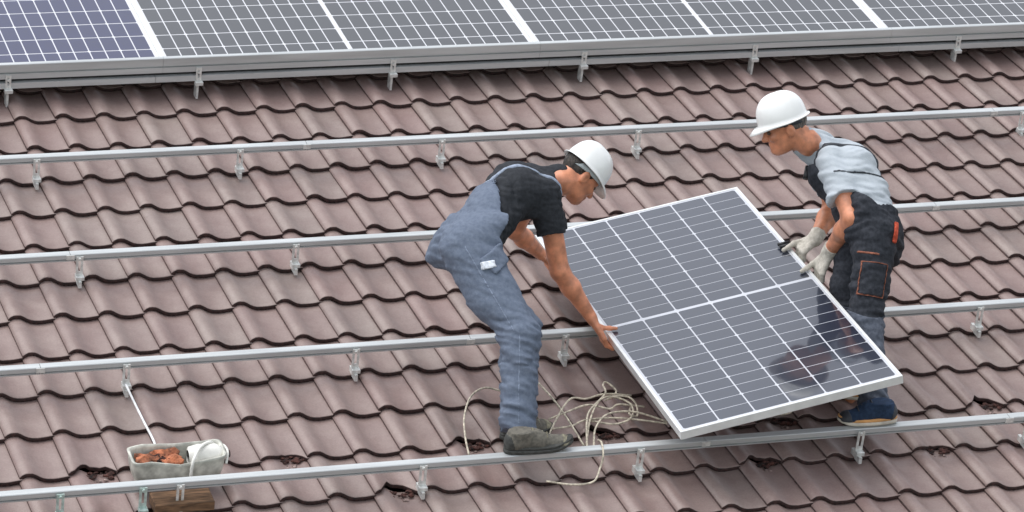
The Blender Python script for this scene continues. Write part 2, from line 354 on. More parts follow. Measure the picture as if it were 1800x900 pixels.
# array along the top edge: landscape panels in a row
PITCHU = 2.088; SEAM0 = 0.786
ARR = [(-1, 'cell_blue', 'bluish framed solar panel at the top left corner of the picture'),
       (0, 'cell_array', 'grey solar panel at the top, first to the right of the bluish panel'),
       (1, 'cell_array', 'grey framed solar panel at the top, between the two workers\' helmets'),
       (2, 'cell_array', 'grey framed solar panel at the top right corner of the picture')]
HP = 0.160; VB = 0.205
for k, m, lab in ARR:
    t = solar_panel(1.045, PITCHU - 0.017, m, 0.0115, lab, 'solar panels mounted in a row along the top', (0.0085, 0.0068, 0.020), 'backsheet_bright')
    # local x (short) goes up the slope, local y (long) goes towards -u
    place(t, roof(SEAM0 + (k + 1) * PITCHU - 0.0085, VB, HP), RV, -RU)
    d = MB().box(-0.0080, 0.0080, 0, 1.045, -0.030, 0.004).build('seam_profile', 'alu_frame'); d.name = 'panel_seam_bar'
    d.matrix_world = Matrix.Translation(Vector(roof(SEAM0 + (k + 1) * PITCHU, VB, HP))) @ Matrix.Rotation(PITCH, 4, 'X')
    tag(d, ['white bar closing the first seam between the top panels, beside the bluish panel', 'white bar closing the second seam between the top panels from the left',
            'white bar closing the third seam between the top panels from the left', 'white bar closing the seam beyond the right edge'][k + 1], 'seam bar', 'white bars between the mounted panels')
t = rempty('panel_support_rail', 2.5, 0.200, 0); tag(t, 'double aluminium rail holding the lower edge of the mounted solar panels', 'rail')
for a, b in ((-4.9, 0.735), (0.735, 2.93), (2.93, 5.02), (5.02, 9.3)):
    MB().extrude_x([(-0.022, 0.066), (0.022, 0.066), (0.022, 0.098), (-0.022, 0.098)], a - 2.5 + 0.001, b - 2.5 - 0.001).build('base_rail', 'alu', t)
MB().box(-7.4, 6.8, 0.004, 0.016, 0.0982, 0.1198).build('gap_shade_bar', 'gap_shade', t)  # bar in the recess, its shade put into the colour
for a, b in ((-4.9, 0.772), (0.772, 2.87), (2.87, 4.96), (4.96, 9.3)):
    MB().extrude_x([(-0.020, 0.120), (0.024, 0.120), (0.024, 0.135), (0.006, 0.135), (0.006, 0.203), (0.004, 0.205), (-0.018, 0.205), (-0.021, 0.202),
                    (-0.021, 0.160), (-0.008, 0.160), (-0.008, 0.150), (-0.020, 0.150)], a - 2.5 + 0.0006, b - 2.5 - 0.0006).build('edge_profile', 'alu', t)
for i, u in enumerate([-0.049, 0.966, 2.039, 3.130, 4.139, 5.383]):
    h = rempty('roof_hook', u, 0.200, 0); tag(h, f'slotted metal bracket on the double rail of the mounted panels, {ORD[i]}', 'roof hook', 'metal brackets on the double rail')
    y = -0.0225; p = MB(); p.box(-0.015, -0.005, y - 0.005, y, 0.068, 0.146); p.box(0.005, 0.015, y - 0.005, y, 0.068, 0.146)
    p.box(-0.005, 0.005, y - 0.0045, y - 0.0005, 0.128, 0.145); p.box(-0.005, 0.005, y - 0.0045, y - 0.0005, 0.069, 0.086); p.build('slotted_plate', 'steel', h)
    MB().cyl((0, y, 0.118), (0, y - 0.012, 0.118), 0.007, 6).build('bolt', 'steel', h)
    MB().box(-0.018, 0.024, y - 0.020, y + 0.01, 0.047, 0.0675, 0.003).build('foot_clamp', 'steel', h)
    MB().box(-0.006, 0.006, y + 0.002, 0.03, -0.04, 0.0465).build('hook_arm', 'steel', h)
# the carried panel
PO = np.array([2.1297, -3.8898, -0.9980]); PX = unit([0.9805, -0.0620, 0.1866]); PY = unit([0.0112, 0.9650, 0.2619]); PZ = unit(np.cross(PX, PY)); PA, PB = 1.06, 2.10
car = solar_panel(PA, PB, 'cell', 0.0135, 'loose solar panel with white frame carried by the two workers'); place(car, PO, PX, PY)
def pedge(side, s): return PO + PY * PB * s + (PX * PA if side else 0)

# ================================================================== SIGNED-DISTANCE FIGURES
def noise3(p, seed=0):
    p = np.asarray(p, np.float32); i = np.floor(p).astype(np.int64); f = p - i; f = f * f * (3 - 2 * f); r = 0
    def hsh(a): 
        n = (a[:, 0] * 374761393 + a[:, 1] * 668265263 + a[:, 2] * 2147483647 + seed * 974711) & 0x7fffffff
        n = ((n ^ (n >> 13)) * 1274126177) & 0x7fffffff; return ((n ^ (n >> 16)) & 0xffff) / 65535.0
    for dx in (0, 1):
        for dy in (0, 1):
            for dz in (0, 1):
                w = (f[:, 0] if dx else 1 - f[:, 0]) * (f[:, 1] if dy else 1 - f[:, 1]) * (f[:, 2] if dz else 1 - f[:, 2]); r = r + w * hsh(i + [dx, dy, dz])
    return r * 2 - 1
class Fld:
    def __init__(s, lo, hi, h):
        s.lo = np.array(lo, float); s.h = h; s.n = np.ceil((np.array(hi) - s.lo) / h).astype(int) + 1; s.A = np.full(s.n, 0.3, np.float32)
    def copy(s): f = Fld.__new__(Fld); f.lo = s.lo; f.h = s.h; f.n = s.n; f.A = s.A.copy(); return f
    def win(s, p0, p1):
        a = np.clip(np.floor((p0 - s.lo) / s.h).astype(int), 0, s.n - 1); b = np.clip(np.ceil((p1 - s.lo) / s.h).astype(int) + 1, 1, s.n)
        sl = tuple(slice(i, max(j, i + 1)) for i, j in zip(a, b)); g = [(np.arange(q.start, q.stop) * s.h + l).astype(np.float32) for q, l in zip(sl, s.lo)]
        return sl, g[0][:, None, None], g[1][None, :, None], g[2][None, None, :]
    def put(s, sl, d, k, sub=False):
        a = s.A[sl]
        if sub: d = -d; m = np.maximum(k - np.abs(a - d), 0) / k; s.A[sl] = np.maximum(a, d) + m * m * k * 0.25
        else: m = np.maximum(k - np.abs(a - d), 0) / k; s.A[sl] = np.minimum(a, d) - m * m * k * 0.25
    def cone(s, a, b, ra, rb, k=0.03, caps=(), pad=0.07):
        a = np.array(a, float); b = np.array(b, float); R = max(ra, rb) + pad + k
        sl, X, Y, Z = s.win(np.minimum(a, b) - R, np.maximum(a, b) + R); ab = b - a; L2 = float(ab @ ab) + 1e-9
        t = np.clip(((X - a[0]) * ab[0] + (Y - a[1]) * ab[1] + (Z - a[2]) * ab[2]) / L2, 0, 1)
        d = np.sqrt((X - a[0] - ab[0] * t) ** 2 + (Y - a[1] - ab[1] * t) ** 2 + (Z - a[2] - ab[2] * t) ** 2) - (ra + (rb - ra) * t)
        for p, n in caps: d = np.maximum(d, (X - p[0]) * n[0] + (Y - p[1]) * n[1] + (Z - p[2]) * n[2])
        s.put(sl, d, k)
    def ell(s, c, ax, rad, k=0.03, sub=False, pad=0.06):
        c = np.array(c, float); R = max(rad) + pad + k; sl, X, Y, Z = s.win(c - R, c + R)
        q = [(X - c[0]) * e[0] + (Y - c[1]) * e[1] + (Z - c[2]) * e[2] for e in ax]
        k0 = np.sqrt(sum((qi / r) ** 2 for qi, r in zip(q, rad))); k1 = np.sqrt(sum((qi / (r * r)) ** 2 for qi, r in zip(q, rad))) + 1e-6
        s.put(sl, k0 * (k0 - 1) / k1, k, sub)
    def near(s, w=0.03):
        idx = np.argwhere(np.abs(s.A) < w); return idx, idx * s.h + s.lo
    def disp(s, fn, w=0.03):
        idx, P = s.near(w); s.A[idx[:, 0], idx[:, 1], idx[:, 2]] += fn(P).astype(np.float32)
    def cut(s, fn, k=0.0):                      # keep where fn < 0
        idx, P = s.near(0.08); m = np.ones(s.A.shape, bool); v = fn(P).astype(np.float32)
        s.A[idx[:, 0], idx[:, 1], idx[:, 2]] = np.maximum(s.A[idx[:, 0], idx[:, 1], idx[:, 2]], v)
        deep = s.A <= -0.08
        if deep.any():
            di = np.argwhere(deep); s.A[deep] = np.maximum(s.A[deep], fn(di * s.h + s.lo).astype(np.float32))
    def mesh(s):
        A = s.A; ins = A < 0; n = A.shape
        c = np.zeros([k - 1 for k in n], np.int8)
        O = [(x, y, z) for x in (0, 1) for y in (0, 1) for z in (0, 1)]
        for x, y, z in O: c += ins[x:n[0] - 1 + x, y:n[1] - 1 + y, z:n[2] - 1 + z]
        act = (c > 0) & (c < 8); idx = np.argwhere(act); vid = np.full(act.shape, -1, np.int64); vid[act] = np.arange(len(idx))
        val = {o: A[idx[:, 0] + o[0], idx[:, 1] + o[1], idx[:, 2] + o[2]].astype(float) for o in O}
        S = np.zeros((len(idx), 3)); C = np.zeros(len(idx))
        for a in O:
            for ax in range(3):
                if a[ax]: continue
                b = list(a); b[ax] = 1; b = tuple(b); va, vb = val[a], val[b]; m = (va < 0) != (vb < 0)
                t = np.where(m, va / np.where(m, va - vb, 1), 0); p = np.array(a, float)[None].repeat(len(idx), 0); p[:, ax] = t; S[m] += p[m]; C[m] += 1
        V = (idx + S / C[:, None]) * s.h + s.lo; F = []
        for ax in range(3):
            e1, e2 = [(1, 2), (2, 0), (0, 1)][ax]
            sa = [slice(1, k - 1) for k in n]; sb = list(sa); sa[ax] = slice(0, n[ax] - 1); sb[ax] = slice(1, n[ax])
            d = ins[tuple(sa)].astype(np.int8) - ins[tuple(sb)].astype(np.int8)
            for sg in (1, -1):
                e = np.argwhere(d == sg); off = np.ones(3, int); off[ax] = 0; e = e + off
                u1 = np.zeros(3, int); u1[e1] = 1; u2 = np.zeros(3, int); u2[e2] = 1
                q = [e - u1 - u2, e - u2, e, e - u1]; q = [vid[x[:, 0], x[:, 1], x[:, 2]] for x in q]
                F.append(np.stack(q if sg == 1 else q[::-1], 1))
        F = np.vstack(F) if F else np.zeros((0, 4), int); F = F[(F >= 0).all(1)]
        return V, F
    def build(s, name, m, parent, origin):
        V, F = s.mesh(); me = bpy.data.meshes.new(name)
        V = V - np.array(origin); me.vertices.add(len(V)); me.vertices.foreach_set('co', V.astype(np.float32).ravel())
        me.loops.add(len(F) * 4); me.loops.foreach_set('vertex_index', F.ravel().astype(np.int32)); me.polygons.add(len(F))
        me.polygons.foreach_set('loop_start', np.arange(0, len(F) * 4, 4, dtype=np.int32)); me.update(calc_edges=True)
        me.polygons.foreach_set('use_smooth', [True] * len(F)); me.materials.append(MATS[m]); me.validate()
        return link(bpy.data.objects.new(name, me), parent)
def patch(F, infl, region, name, m, parent, origin, lo=None, hi=None):
    """a piece of cloth lying on the surface of field F: offset surface cut by region (keep where < 0)"""
    G = F.copy()
    if lo is not None:
        a = np.clip(((np.array(lo) - G.lo) / G.h).astype(int), 0, G.n - 2); b = np.clip(((np.array(hi) - G.lo) / G.h).astype(int) + 1, 2, G.n)
        G.A = G.A[a[0]:b[0], a[1]:b[1], a[2]:b[2]].copy(); G.lo = G.lo + a * G.h; G.n = np.array(G.A.shape)
    G.A -= infl; G.A = np.maximum(G.A, -(G.A + infl + 0.012)); G.cut(region)
    for ax in range(3):
        s_ = [slice(None)] * 3; s_[ax] = 0; G.A[tuple(s_)] = 0.3; s_[ax] = -1; G.A[tuple(s_)] = 0.3
    return G.build(name, m, parent, origin)
def folds(P, axis, lam, amp, seed, wide=3.2):
    """ridged folds running across an axis"""
    axis = unit(axis); t = P @ axis; perp = P - t[:, None] * axis
    w = noise3(P / 0.11, seed + 5) * 0.8
    n = noise3(np.c_[perp / (lam * wide), ] + (t / lam + w)[:, None] * axis, seed)
    n2 = noise3(np.c_[perp / (lam * wide * 0.5)] + (t / (lam * 0.45))[:, None] * axis, seed + 9)
    return amp * ((0.5 - np.abs(n)) * 1.3 + 0.45 * n2)

def add_head(F, C, f, u, l):
    ax = (f, l, u); p = lambda a, b, c: C + f * a + l * b + u * c
    F.ell(p(-0.008, 0, 0.022), ax, (0.099, 0.078, 0.098), 0.02)
    F.ell(p(0.026, 0, -0.045), ax, (0.066, 0.060, 0.082), 0.03)
    F.cone(p(0.035, 0.018, -0.090), p(0.068, 0.004, -0.104), 0.034, 0.022, 0.03); F.cone(p(0.035, -0.018, -0.090), p(0.068, -0.004, -0.104), 0.034, 0.022, 0.03)
    for s in (-1, 1):
        F.cone(p(-0.005, s * 0.045, -0.055), p(0.05, s * 0.022, -0.098), 0.025, 0.018, 0.03)
        F.cone(p(0.086, s * 0.012, 0.008), p(0.074, s * 0.044, 0.006), 0.011, 0.009, 0.014)
        F.ell(p(0.070, s * 0.040, -0.040), ax, (0.020, 0.018, 0.017), 0.02)
        F.ell(p(0.091, s * 0.030, -0.013), ax, (0.012, 0.017, 0.011), 0.012, sub=True)
        F.ell(p(-0.012, s * 0.083, -0.026), ax, (0.022, 0.013, 0.033), 0.006)
        F.ell(p(-0.004, s * 0.096, -0.026), ax, (0.011, 0.006, 0.017), 0.006, sub=True)
    F.cone(p(0.090, 0, -0.006), p(0.112, 0, -0.044), 0.009, 0.0125, 0.012)
    F.ell(p(0.100, 0.010, -0.048), ax, (0.010, 0.008, 0.008), 0.008); F.ell(p(0.100, -0.010, -0.048), ax, (0.010, 0.008, 0.008), 0.008)
    F.cone(p(0.088, 0.018, -0.070), p(0.088, -0.018, -0.070), 0.008, 0.008, 0.008); F.cone(p(0.086, 0.016, -0.080), p(0.086, -0.016, -0.080), 0.009, 0.009, 0.008)
def grip(F, E, eout, eup, al, wrist, r=1.0, k=0.007):
    """a hand closed on the frame edge at E: fingers under it, thumb on top"""
    for i in range(4):
        o = al * (i - 1.5) * 0.0215 * r; L = [0.94, 1.0, 0.97, 0.84][i]
        K = E + eout * 0.034 + eup * 0.010 + o; P1 = E + eout * 0.026 * r - eup * 0.030 + o * 0.97; P2 = E - eout * 0.002 - eup * (0.052 + 0.003 * r) + o * 0.93; P3 = E - eout * 0.034 * L - eup * 0.051 + o * 0.9
        F.cone(wrist + o * 0.45, K, 0.017 * r, 0.0125 * r, 0.016, pad=0.03)
        F.cone(K, P1, 0.0118 * r, 0.0105 * r, k, pad=0.02); F.cone(P1, P2, 0.0102 * r, 0.0094 * r, k, pad=0.02); F.cone(P2, P3, 0.0092 * r, 0.0080 * r, k, pad=0.02)
    m = wrist * 0.45 + (E + eout * 0.034 + eup * 0.010) * 0.55
    T0 = m + al * 0.036 * r; T1 = E + eout * 0.016 + eup * 0.026 + al * 0.040 * r; T2 = E - eout * 0.018 + eup * 0.0165 + al * 0.036; T3 = E - eout * 0.046 + eup * 0.0125 + al * 0.028
    F.cone(wrist * 0.6 + m * 0.4 + al * 0.012, T0, 0.017 * r, 0.0155 * r, 0.014, pad=0.03); F.cone(T0, T1, 0.0145 * r, 0.0120 * r, k, pad=0.02); F.cone(T1, T2, 0.0118 * r, 0.0108 * r, k, pad=0.02); F.cone(T2, T3, 0.0106 * r, 0.0088 * r, k, pad=0.02)
def torso(F, J, bl, infl=0.0, bulge=0.035, scale=1.0, upto=1.0, chest=0.0):
    hc = (J['hipN'] + J['hipF']) / 2; sc = (J['shN'] + J['shF']) / 2; lh = unit(J['hipF'] - J['hipN']); ls = unit(J['shF'] - J['shN'])
    wa = hc + (sc - hc) * 0.42 - bl * bulge * 0.8; ch = hc + (sc - hc) * 0.76 - bl * bulge * 0.95
    for s in (-1, 1):
        F.cone(hc + (sc - hc) * 0.05 + lh * s * 0.075 * scale, wa + lh * s * 0.060 * scale, 0.102 * scale + infl, 0.098 * scale + infl, 0.05)
        F.cone(wa + lh * s * 0.060 * scale, ch + ls * s * 0.080 * scale, 0.098 * scale + infl, 0.108 * scale + infl, 0.05)
        if upto >= 1: F.cone(ch + ls * s * 0.080 * scale, sc + ls * s * 0.125 - bl * 0.012, 0.108 * scale + infl, 0.066 * scale + infl, 0.06)
        if chest: F.cone(wa + lh * s * 0.05 + bl * chest * 0.6, ch + ls * s * 0.06 + bl * chest * 1.7 + (sc - hc) * 0.08, 0.09 + infl, 0.09 + infl, 0.05)
    return hc, sc, wa, ch
def helmet(parent, origin, C, f, l, u, band, lab=None, a=0.120, b=0.103, H=0.130):
    nt, npz = 56, 16; V = []; F = []
    for i in range(npz + 3):
        for j in range(nt):
            th = 2 * math.pi * j / nt; cf, sf = math.cos(th), math.sin(th); fr = max(0, cf)
            if i <= npz:
                ph = math.pi / 2 * (1 - i / npz); r = math.cos(ph) ** 0.80; z = math.sin(ph) ** 0.96 * H
                x, y = a * r * cf, b * r * sf
                ridge = math.exp(-(y / 0.020) ** 4) * min(1, z / 0.06) * 0.006 + math.exp(-((abs(y) - 0.046) / 0.012) ** 4) * min(1, max(0, z - 0.03) / 0.05) * 0.003
                x *= 1 + ridge * 3; z += ridge
            elif i == npz + 1: x, y, z = (a + 0.010 + 0.016 * fr ** 2) * cf, (b + 0.010) * sf, -0.004 - 0.003 * fr
            else: x, y, z = (a + 0.013 + 0.040 * fr ** 2.2) * cf, (b + 0.013 - 0.006 * fr) * sf, -0.010 - 0.016 * fr ** 2 + 0.006 * max(0, -cf)
            V.append(C + f * x + l * y + u * (z + 0.024) - origin)
    for i in range(npz + 2):
        for j in range(nt): k = (j + 1) % nt; F.append((i * nt + j, (i + 1) * nt + j, (i + 1) * nt + k, i * nt + k))
    h = obj('hard_hat', V, F, 'helmet_white', parent, True)
    md = h.modifiers.new('thickness', 'SOLIDIFY'); md.thickness = 0.0035; md.offset = -1
    P = [C + f * (0.104 * math.cos(t)) + l * (0.088 * math.sin(t)) + u * (0.012 + 0.012 * math.cos(t)) - origin for t in np.linspace(0, 2 * math.pi, 40)]
    m = MB()                                     # flat ribbon round the head
    for p in P: m.V += [tuple(p + u * 0.012), tuple(p - u * 0.012)]
    for i in range(39): m.F.append((2 * i, 2 * i + 1, 2 * i + 3, 2 * i + 2))
    hb = m.build('headband', band, h, True); md = hb.modifiers.new('thickness', 'SOLIDIFY'); md.thickness = 0.004
    return h
def shoe(parent, origin, ank, toe_dir, up, m_up, m_sole, m_mid, base, L=0.285, lab=None):
    """base: point on the sole plane below the ankle"""
    t = unit(toe_dir); up = unit(up - t * (up @ t)); s = np.cross(up, t); p = lambda a, b, c: base + t * a + s * b + up * c
    F = Fld(base - 0.32, base + 0.32, 0.005); fl = (base, -up)
    x1 = L - 0.085
    F.cone(p(-0.040, 0, 0.045), p(0.075, 0, 0.045), 0.039, 0.039, 0.03); F.cone(p(0.075, 0, 0.036), p(x1 - 0.045, 0.004, 0.027), 0.040, 0.032, 0.03)
    F.ell(p(x1 - 0.065, 0.003, 0.028), (t, s, up), (0.064, 0.044, 0.029), 0.02)
    F.cone(p(-0.018, 0, 0.055), p(-0.012, 0, 0.115), 0.044, 0.047, 0.03); F.cone(p(0.055, 0, 0.065), p(0.0, 0, 0.10), 0.034, 0.036, 0.03)
    F.disp(lambda P: folds(P, t, 0.03, 0.0015, 3) )
    G = F.copy(); F.cut(lambda P: -((P - base) @ up) + 0.020)
    F.cut(lambda P: ((P - base) @ up) - 0.100)
    o = F.build('shoe', m_up, parent, origin)
    patch(F, 0.0018, lambda P: (x1 - 0.062) + 0.25 * ((P - base) @ up) - (P - base) @ t, 'toe_cap', 'lace' if m_up == 'shoe_olive' else 'strap_dark', o, origin)
    patch(F, 0.0018, lambda P: np.maximum((P - base) @ t + 0.030 + 0.3 * ((P - base) @ up), ((P - base) @ up) - 0.085), 'heel_counter', 'rubber_dark' if m_up == 'shoe_olive' else 'strap_dark', o, origin)
    def sl_(z0, z1, infl, nm, mm):
        V = []; Fc = []; n = 40
        for z, q in ((z0, -0.003), (z0 + 0.004, 0), (z1 - 0.002, 0), (z1, -0.002)):
            for i in range(n):
                w = 2 * math.pi * i / n; c_, s_ = math.cos(w), math.sin(w); x = (x1 - 0.003 + 0.082) / 2 * np.sign(c_) * abs(c_) ** 0.75 + (x1 - 0.082) / 2; q2 = 0.040 + 0.010 * math.sin(min(1, max(0, (x + 0.08) / 0.28)) * math.pi * 0.85)
                spring = 0.016 * max(0, (x - 0.12) / 0.08) ** 2
                V.append(p(x * (1 + (infl + q) * 6), (q2 + infl + q) * np.sign(s_) * abs(s_) ** 0.75, z + spring) - origin)
        for k in range(3):
            for i in range(n): j = (i + 1) % n; Fc.append((k * n + i, k * n + j, (k + 1) * n + j, (k + 1) * n + i))
        Fc += [tuple(range(n))[::-1], tuple(3 * n + i for i in range(n))]
        return obj(nm, V, Fc, mm, o, True)
    sl_(0.0, 0.017, 0.004, 'outsole', m_sole); sl_(0.0172, 0.030, 0.002, 'midsole', m_mid)
    lm = MB()
    for i in range(4):
        x = 0.045 + i * 0.022; z = 0.103 - i * 0.0085
        lm.tube([p(x, -0.026, z - 0.012) - origin, p(x + 0.004, 0, z + 0.003) - origin, p(x, 0.026, z - 0.012) - origin], 0.0032, 6)
    lm.build('laces', 'lace' if m_up == 'shoe_olive' else 'strap_dark', o, True)
    return o
def eyes(parent, origin, C, f, l, u):
    for s in (-1, 1):
        c = C + f * 0.083 + l * s * 0.030 - u * 0.013 - origin; m = MB()
        for i in range(7):
            for j in range(12):
                a, b = math.pi * (i + 0.0) / 6, 2 * math.pi * j / 12; m.V.append(tuple(c + 0.0105 * (f * math.cos(a) + l * math.sin(a) * math.cos(b) + u * math.sin(a) * math.sin(b))))
        for i in range(6):
            for j in range(12): m.F.append((i * 12 + j, i * 12 + (j + 1) % 12, (i + 1) * 12 + (j + 1) % 12, (i + 1) * 12 + j))
        m.build('eye', 'eye', parent, True)

# ------------------------------------------------------------------ worker on the left
def A_(d): return {k: np.array(v, float) for k, v in d.items()}
J = A_({'ankN': (1.512, -3.494, -1.006), 'kneeN': (1.555, -3.383, -0.622), 'hipN': (1.420, -3.107, -0.288), 'ankF': (1.585, -3.262, -1.008), 'kneeF': (1.640, -3.148, -0.633),
        'hipF': (1.467, -2.930, -0.289), 'shN': (1.838, -2.913, -0.064), 'elN': (1.908, -2.919, -0.428), 'wrN': (2.062, -2.917, -0.655), 'shF': (1.911, -2.573, -0.065),
        'elF': (1.882, -2.355, -0.326), 'wrF': (2.058, -2.218, -0.474), 'neck': (1.962, -2.785, -0.034), 'head': (2.064, -2.766, 0.000)})
ORI = roof(1.55, -3.70, 0.12)
W1 = empty('person', ORI); tag(W1, 'bent over worker in black t-shirt and blue-grey overalls gripping the panel\'s left edge', 'person')
hc = (J['hipN'] + J['hipF']) / 2; sc = (J['shN'] + J['shF']) / 2
bl = unit(np.cross(unit(J['shF'] - J['shN']), sc - hc))         # towards the belly
hf = unit([0.655, 0.09, -0.75]); hl = unit(np.cross([0, 0, 1], hf)); hu = np.cross(hf, hl); HC = J['head'] + hu * 0.004 + hf * 0.006
E1, E2 = pedge(0, 0.465), pedge(0, 0.862)
B = Fld((1.15, -3.75, -1.12), (2.32, -1.95, 0.24), 0.0055)
torso(B, J, bl, -0.012, 0.075); add_head(B, HC, hf, hu, hl)
B.cone(sc - bl * 0.01, J['neck'], 0.066, 0.056, 0.03); B.cone(J['neck'], HC - hf * 0.03 - hu * 0.06, 0.058, 0.055, 0.03)
for s, E in (('N', E1), ('F', E2)):
    B.cone(J['sh' + s], J['el' + s], 0.055, 0.044, 0.04); el = J['el' + s]; wr = J['wr' + s]
    B.cone(el, el * 0.65 + wr * 0.35, 0.043, 0.045, 0.02); B.cone(el * 0.65 + wr * 0.35, wr, 0.044, 0.0285, 0.02)
    grip(B, E, -PX, PZ, PY * (1 if s == 'N' else 1), wr)
    B.cone(J['hip' + s], J['knee' + s], 0.078, 0.055, 0.04); B.cone(J['knee' + s], J['ank' + s], 0.053, 0.040, 0.03); B.cone(J['ank' + s], J['ank' + s] + np.array([0.02, 0, -0.03]), 0.038, 0.035, 0.02)
body = B.build('body', 'skin', W1, ORI); tag(body, 'bare tanned forearms, neck and face')
# t-shirt
S = Fld((1.2, -3.4, -0.45), (2.2, -2.1, 0.22), 0.006); torso(S, J, bl, 0.006, 0.075)
nk = unit(HC - hf * 0.03 - hu * 0.06 - J['neck']); S.cone(sc - bl * 0.012, J['neck'] + nk * 0.09, 0.098, 0.068, 0.05, caps=[(J['neck'] + nk * 0.042, nk)])
for s in 'NF':
    a, b = J['sh' + s], J['el' + s]; d = unit(b - a); e = a + (b - a) * 0.52
    S.cone(a - bl * 0.006, e + d * 0.05, 0.078, 0.079, 0.025, caps=[(e, d)])
S.disp(lambda P: folds(P, (sc - hc) + bl * 0.25, 0.045, 0.0125, 11) + folds(P, (0.2, 0.1, 1), 0.03, 0.005, 21))
S.build('t_shirt', 'tee_black', W1, ORI)
# overalls
O = Fld((1.05, -3.75, -1.06), (2.1, -2.45, 0.2), 0.006); torso(O, J, bl, 0.021, 0.075)
spn = unit(sc - hc); SL = np.linalg.norm(sc - hc); latS = unit(J['shF'] - J['shN'])
def reg1(P):
    q = P - hc; tau = q @ spn / SL; be = q @ bl
    return (tau - (0.00 - be * 2.6)) * 0.25
O.ell(hc - bl * 0.040 + spn * 0.035, (latS, spn, bl), (0.178, 0.130, 0.098), 0.05)
for s in 'NF':
    h, k, a = J['hip' + s], J['knee' + s], J['ank' + s]; d = unit(a - k)
    bk_ = unit(np.cross(k - h, latS)); bk_ = -bk_ * np.sign(bk_[0]); O.cone(h - bl * 0.018 + spn * 0.015, k, 0.114, 0.089, 0.07); O.cone(h - bl * 0.045 + bk_ * 0.012, h * 0.45 + k * 0.55 + bk_ * 0.040, 0.103, 0.088, 0.07); O.cone(k, a + d * 0.06, 0.091, 0.088, 0.04, caps=[(a + d * 0.030, d)])
def fold1(P):
    kn = np.exp(-((P[:, 2] + 0.66) / 0.14) ** 2); an = np.exp(-((P[:, 2] + 0.92) / 0.14) ** 2); hp = np.exp(-(((P - hc) ** 2).sum(1)) / 0.045)
    return folds(P, (0.45, 0.25, 1), 0.036, 0.0145, 31) * (0.35 + 0.9 * an + 0.7 * kn) + folds(P, (1, 0.3, 0.9), 0.042, 0.0105, 41) * (0.3 + hp) + noise3(P / 0.07, 3) * 0.003
O.disp(fold1, 0.04); O.cut(lambda P: np.where((P - hc) @ spn / SL < 0.02, -0.05, reg1(P))); O1 = O
O.build('overalls', 'denim', W1, ORI)
for sgn in (-1, 1):
    patch(S, 0.0075, lambda P: np.maximum(np.abs((P - sc) @ latS - sgn * 0.152) - 0.024, np.maximum(np.abs((P - hc) @ spn / SL - 0.72) - 0.32, ((P - hc) @ bl) - 0.05)), 'strap', 'denim_light', W1, ORI)
# seam down the outside of the leg
def seam1(P):
    h, k, a = J['hipN'], J['kneeN'], J['ankN']; out = -latS; r = np.full(len(P), 1.0)
    for p, q in ((h, k), (k, a)):
        ab = q - p; t = np.clip(((P - p) @ ab) / (ab @ ab), 0, 1); c = p + t[:, None] * ab; fw = unit(np.cross(ab, out)); tu = ((P - p) @ ab) / (ab @ ab); r = np.minimum(r, np.maximum(np.maximum(np.abs((P - c) @ fw - 0.012) - 0.004, -((P - c) @ out)), (np.abs(tu - 0.5) - 0.5) * 0.4))
    return r
patch(O1, 0.0025, seam1, 'side_seam', 'denim_seam', W1, ORI)
# hip pocket with tools and white tag
pc = J['hipN'] + bl * 0.055 - latS * 0.06 + spn * 0.02
patch(O1, 0.011, lambda P: np.maximum(np.maximum(np.abs((P - pc) @ unit(spn)) - 0.070, np.abs((P - pc) @ bl) - 0.045), np.sqrt(((P - pc + latS * 0.06) ** 2).sum(1)) - 0.14), 'hip_pocket', 'denim', W1, ORI)
pt = J['hipN'] + bl * 0.050 - latS * 0.06 - spn * 0.040
patch(O1, 0.016, lambda P: np.maximum(np.maximum(np.abs((P - pt) @ unit(spn + bl * 0.5)) - 0.028, np.abs((P - pt) @ unit(bl - spn * 0.5)) - 0.018), np.sqrt(((P - J['hipN'] + latS * 0.10) ** 2).sum(1)) - 0.13), 'paper_tag', 'white_tag', W1, ORI)
for i, (a, b, L) in enumerate(((0.06, 0.03, 0.09), (0.085, 0.0, 0.075), (0.045, 0.06, 0.08))):
    p0 = J['hipN'] - latS * 0.115 + bl * a + spn * b - ORI
    MB().cyl(p0, p0 + spn * L * 0.5 + bl * 0.05, 0.010, 8, 0.007).build('hand_tool', ['black_plastic', 'strap_dark', 'steel'][i], W1, True)
shoe(W1, ORI, J['ankN'], (1, -0.06, 0.01), RN * 0.5 + np.array([0, 0, 0.5]), 'shoe_olive', 'rubber_dark', 'rubber_dark', roof(1.482, -3.775, 0.1215), 0.318)
shoe(W1, ORI, J['ankF'], (0.93, 0.30, 0.0), RN * 0.5 + np.array([0, 0, 0.5]), 'shoe_olive', 'rubber_dark', 'rubber_dark', roof(1.565, -3.47, 0.004), 0.285)
helmet(W1, ORI, HC, hf, hl, hu, 'strap_grey'); eyes(W1, ORI, HC, hf, hl, hu)
Hh = Fld(HC - 0.2, HC + 0.2, 0.005); Hh.ell(HC - hf * 0.012 + hu * 0.020, (hf, hl, hu), (0.102, 0.0805, 0.099), 0.02)
Hh.disp(lambda P: noise3(P / 0.012, 8) * 0.0025)
Hh.cut(lambda P: np.maximum(((P - HC) @ hf) - 0.028 - ((P - HC) @ hu) * 0.9, -((P - HC) @ hu) - 0.040 + 0.25 * ((P - HC) @ hf)))
Hh.build('hair', 'hair_dark', W1, ORI)

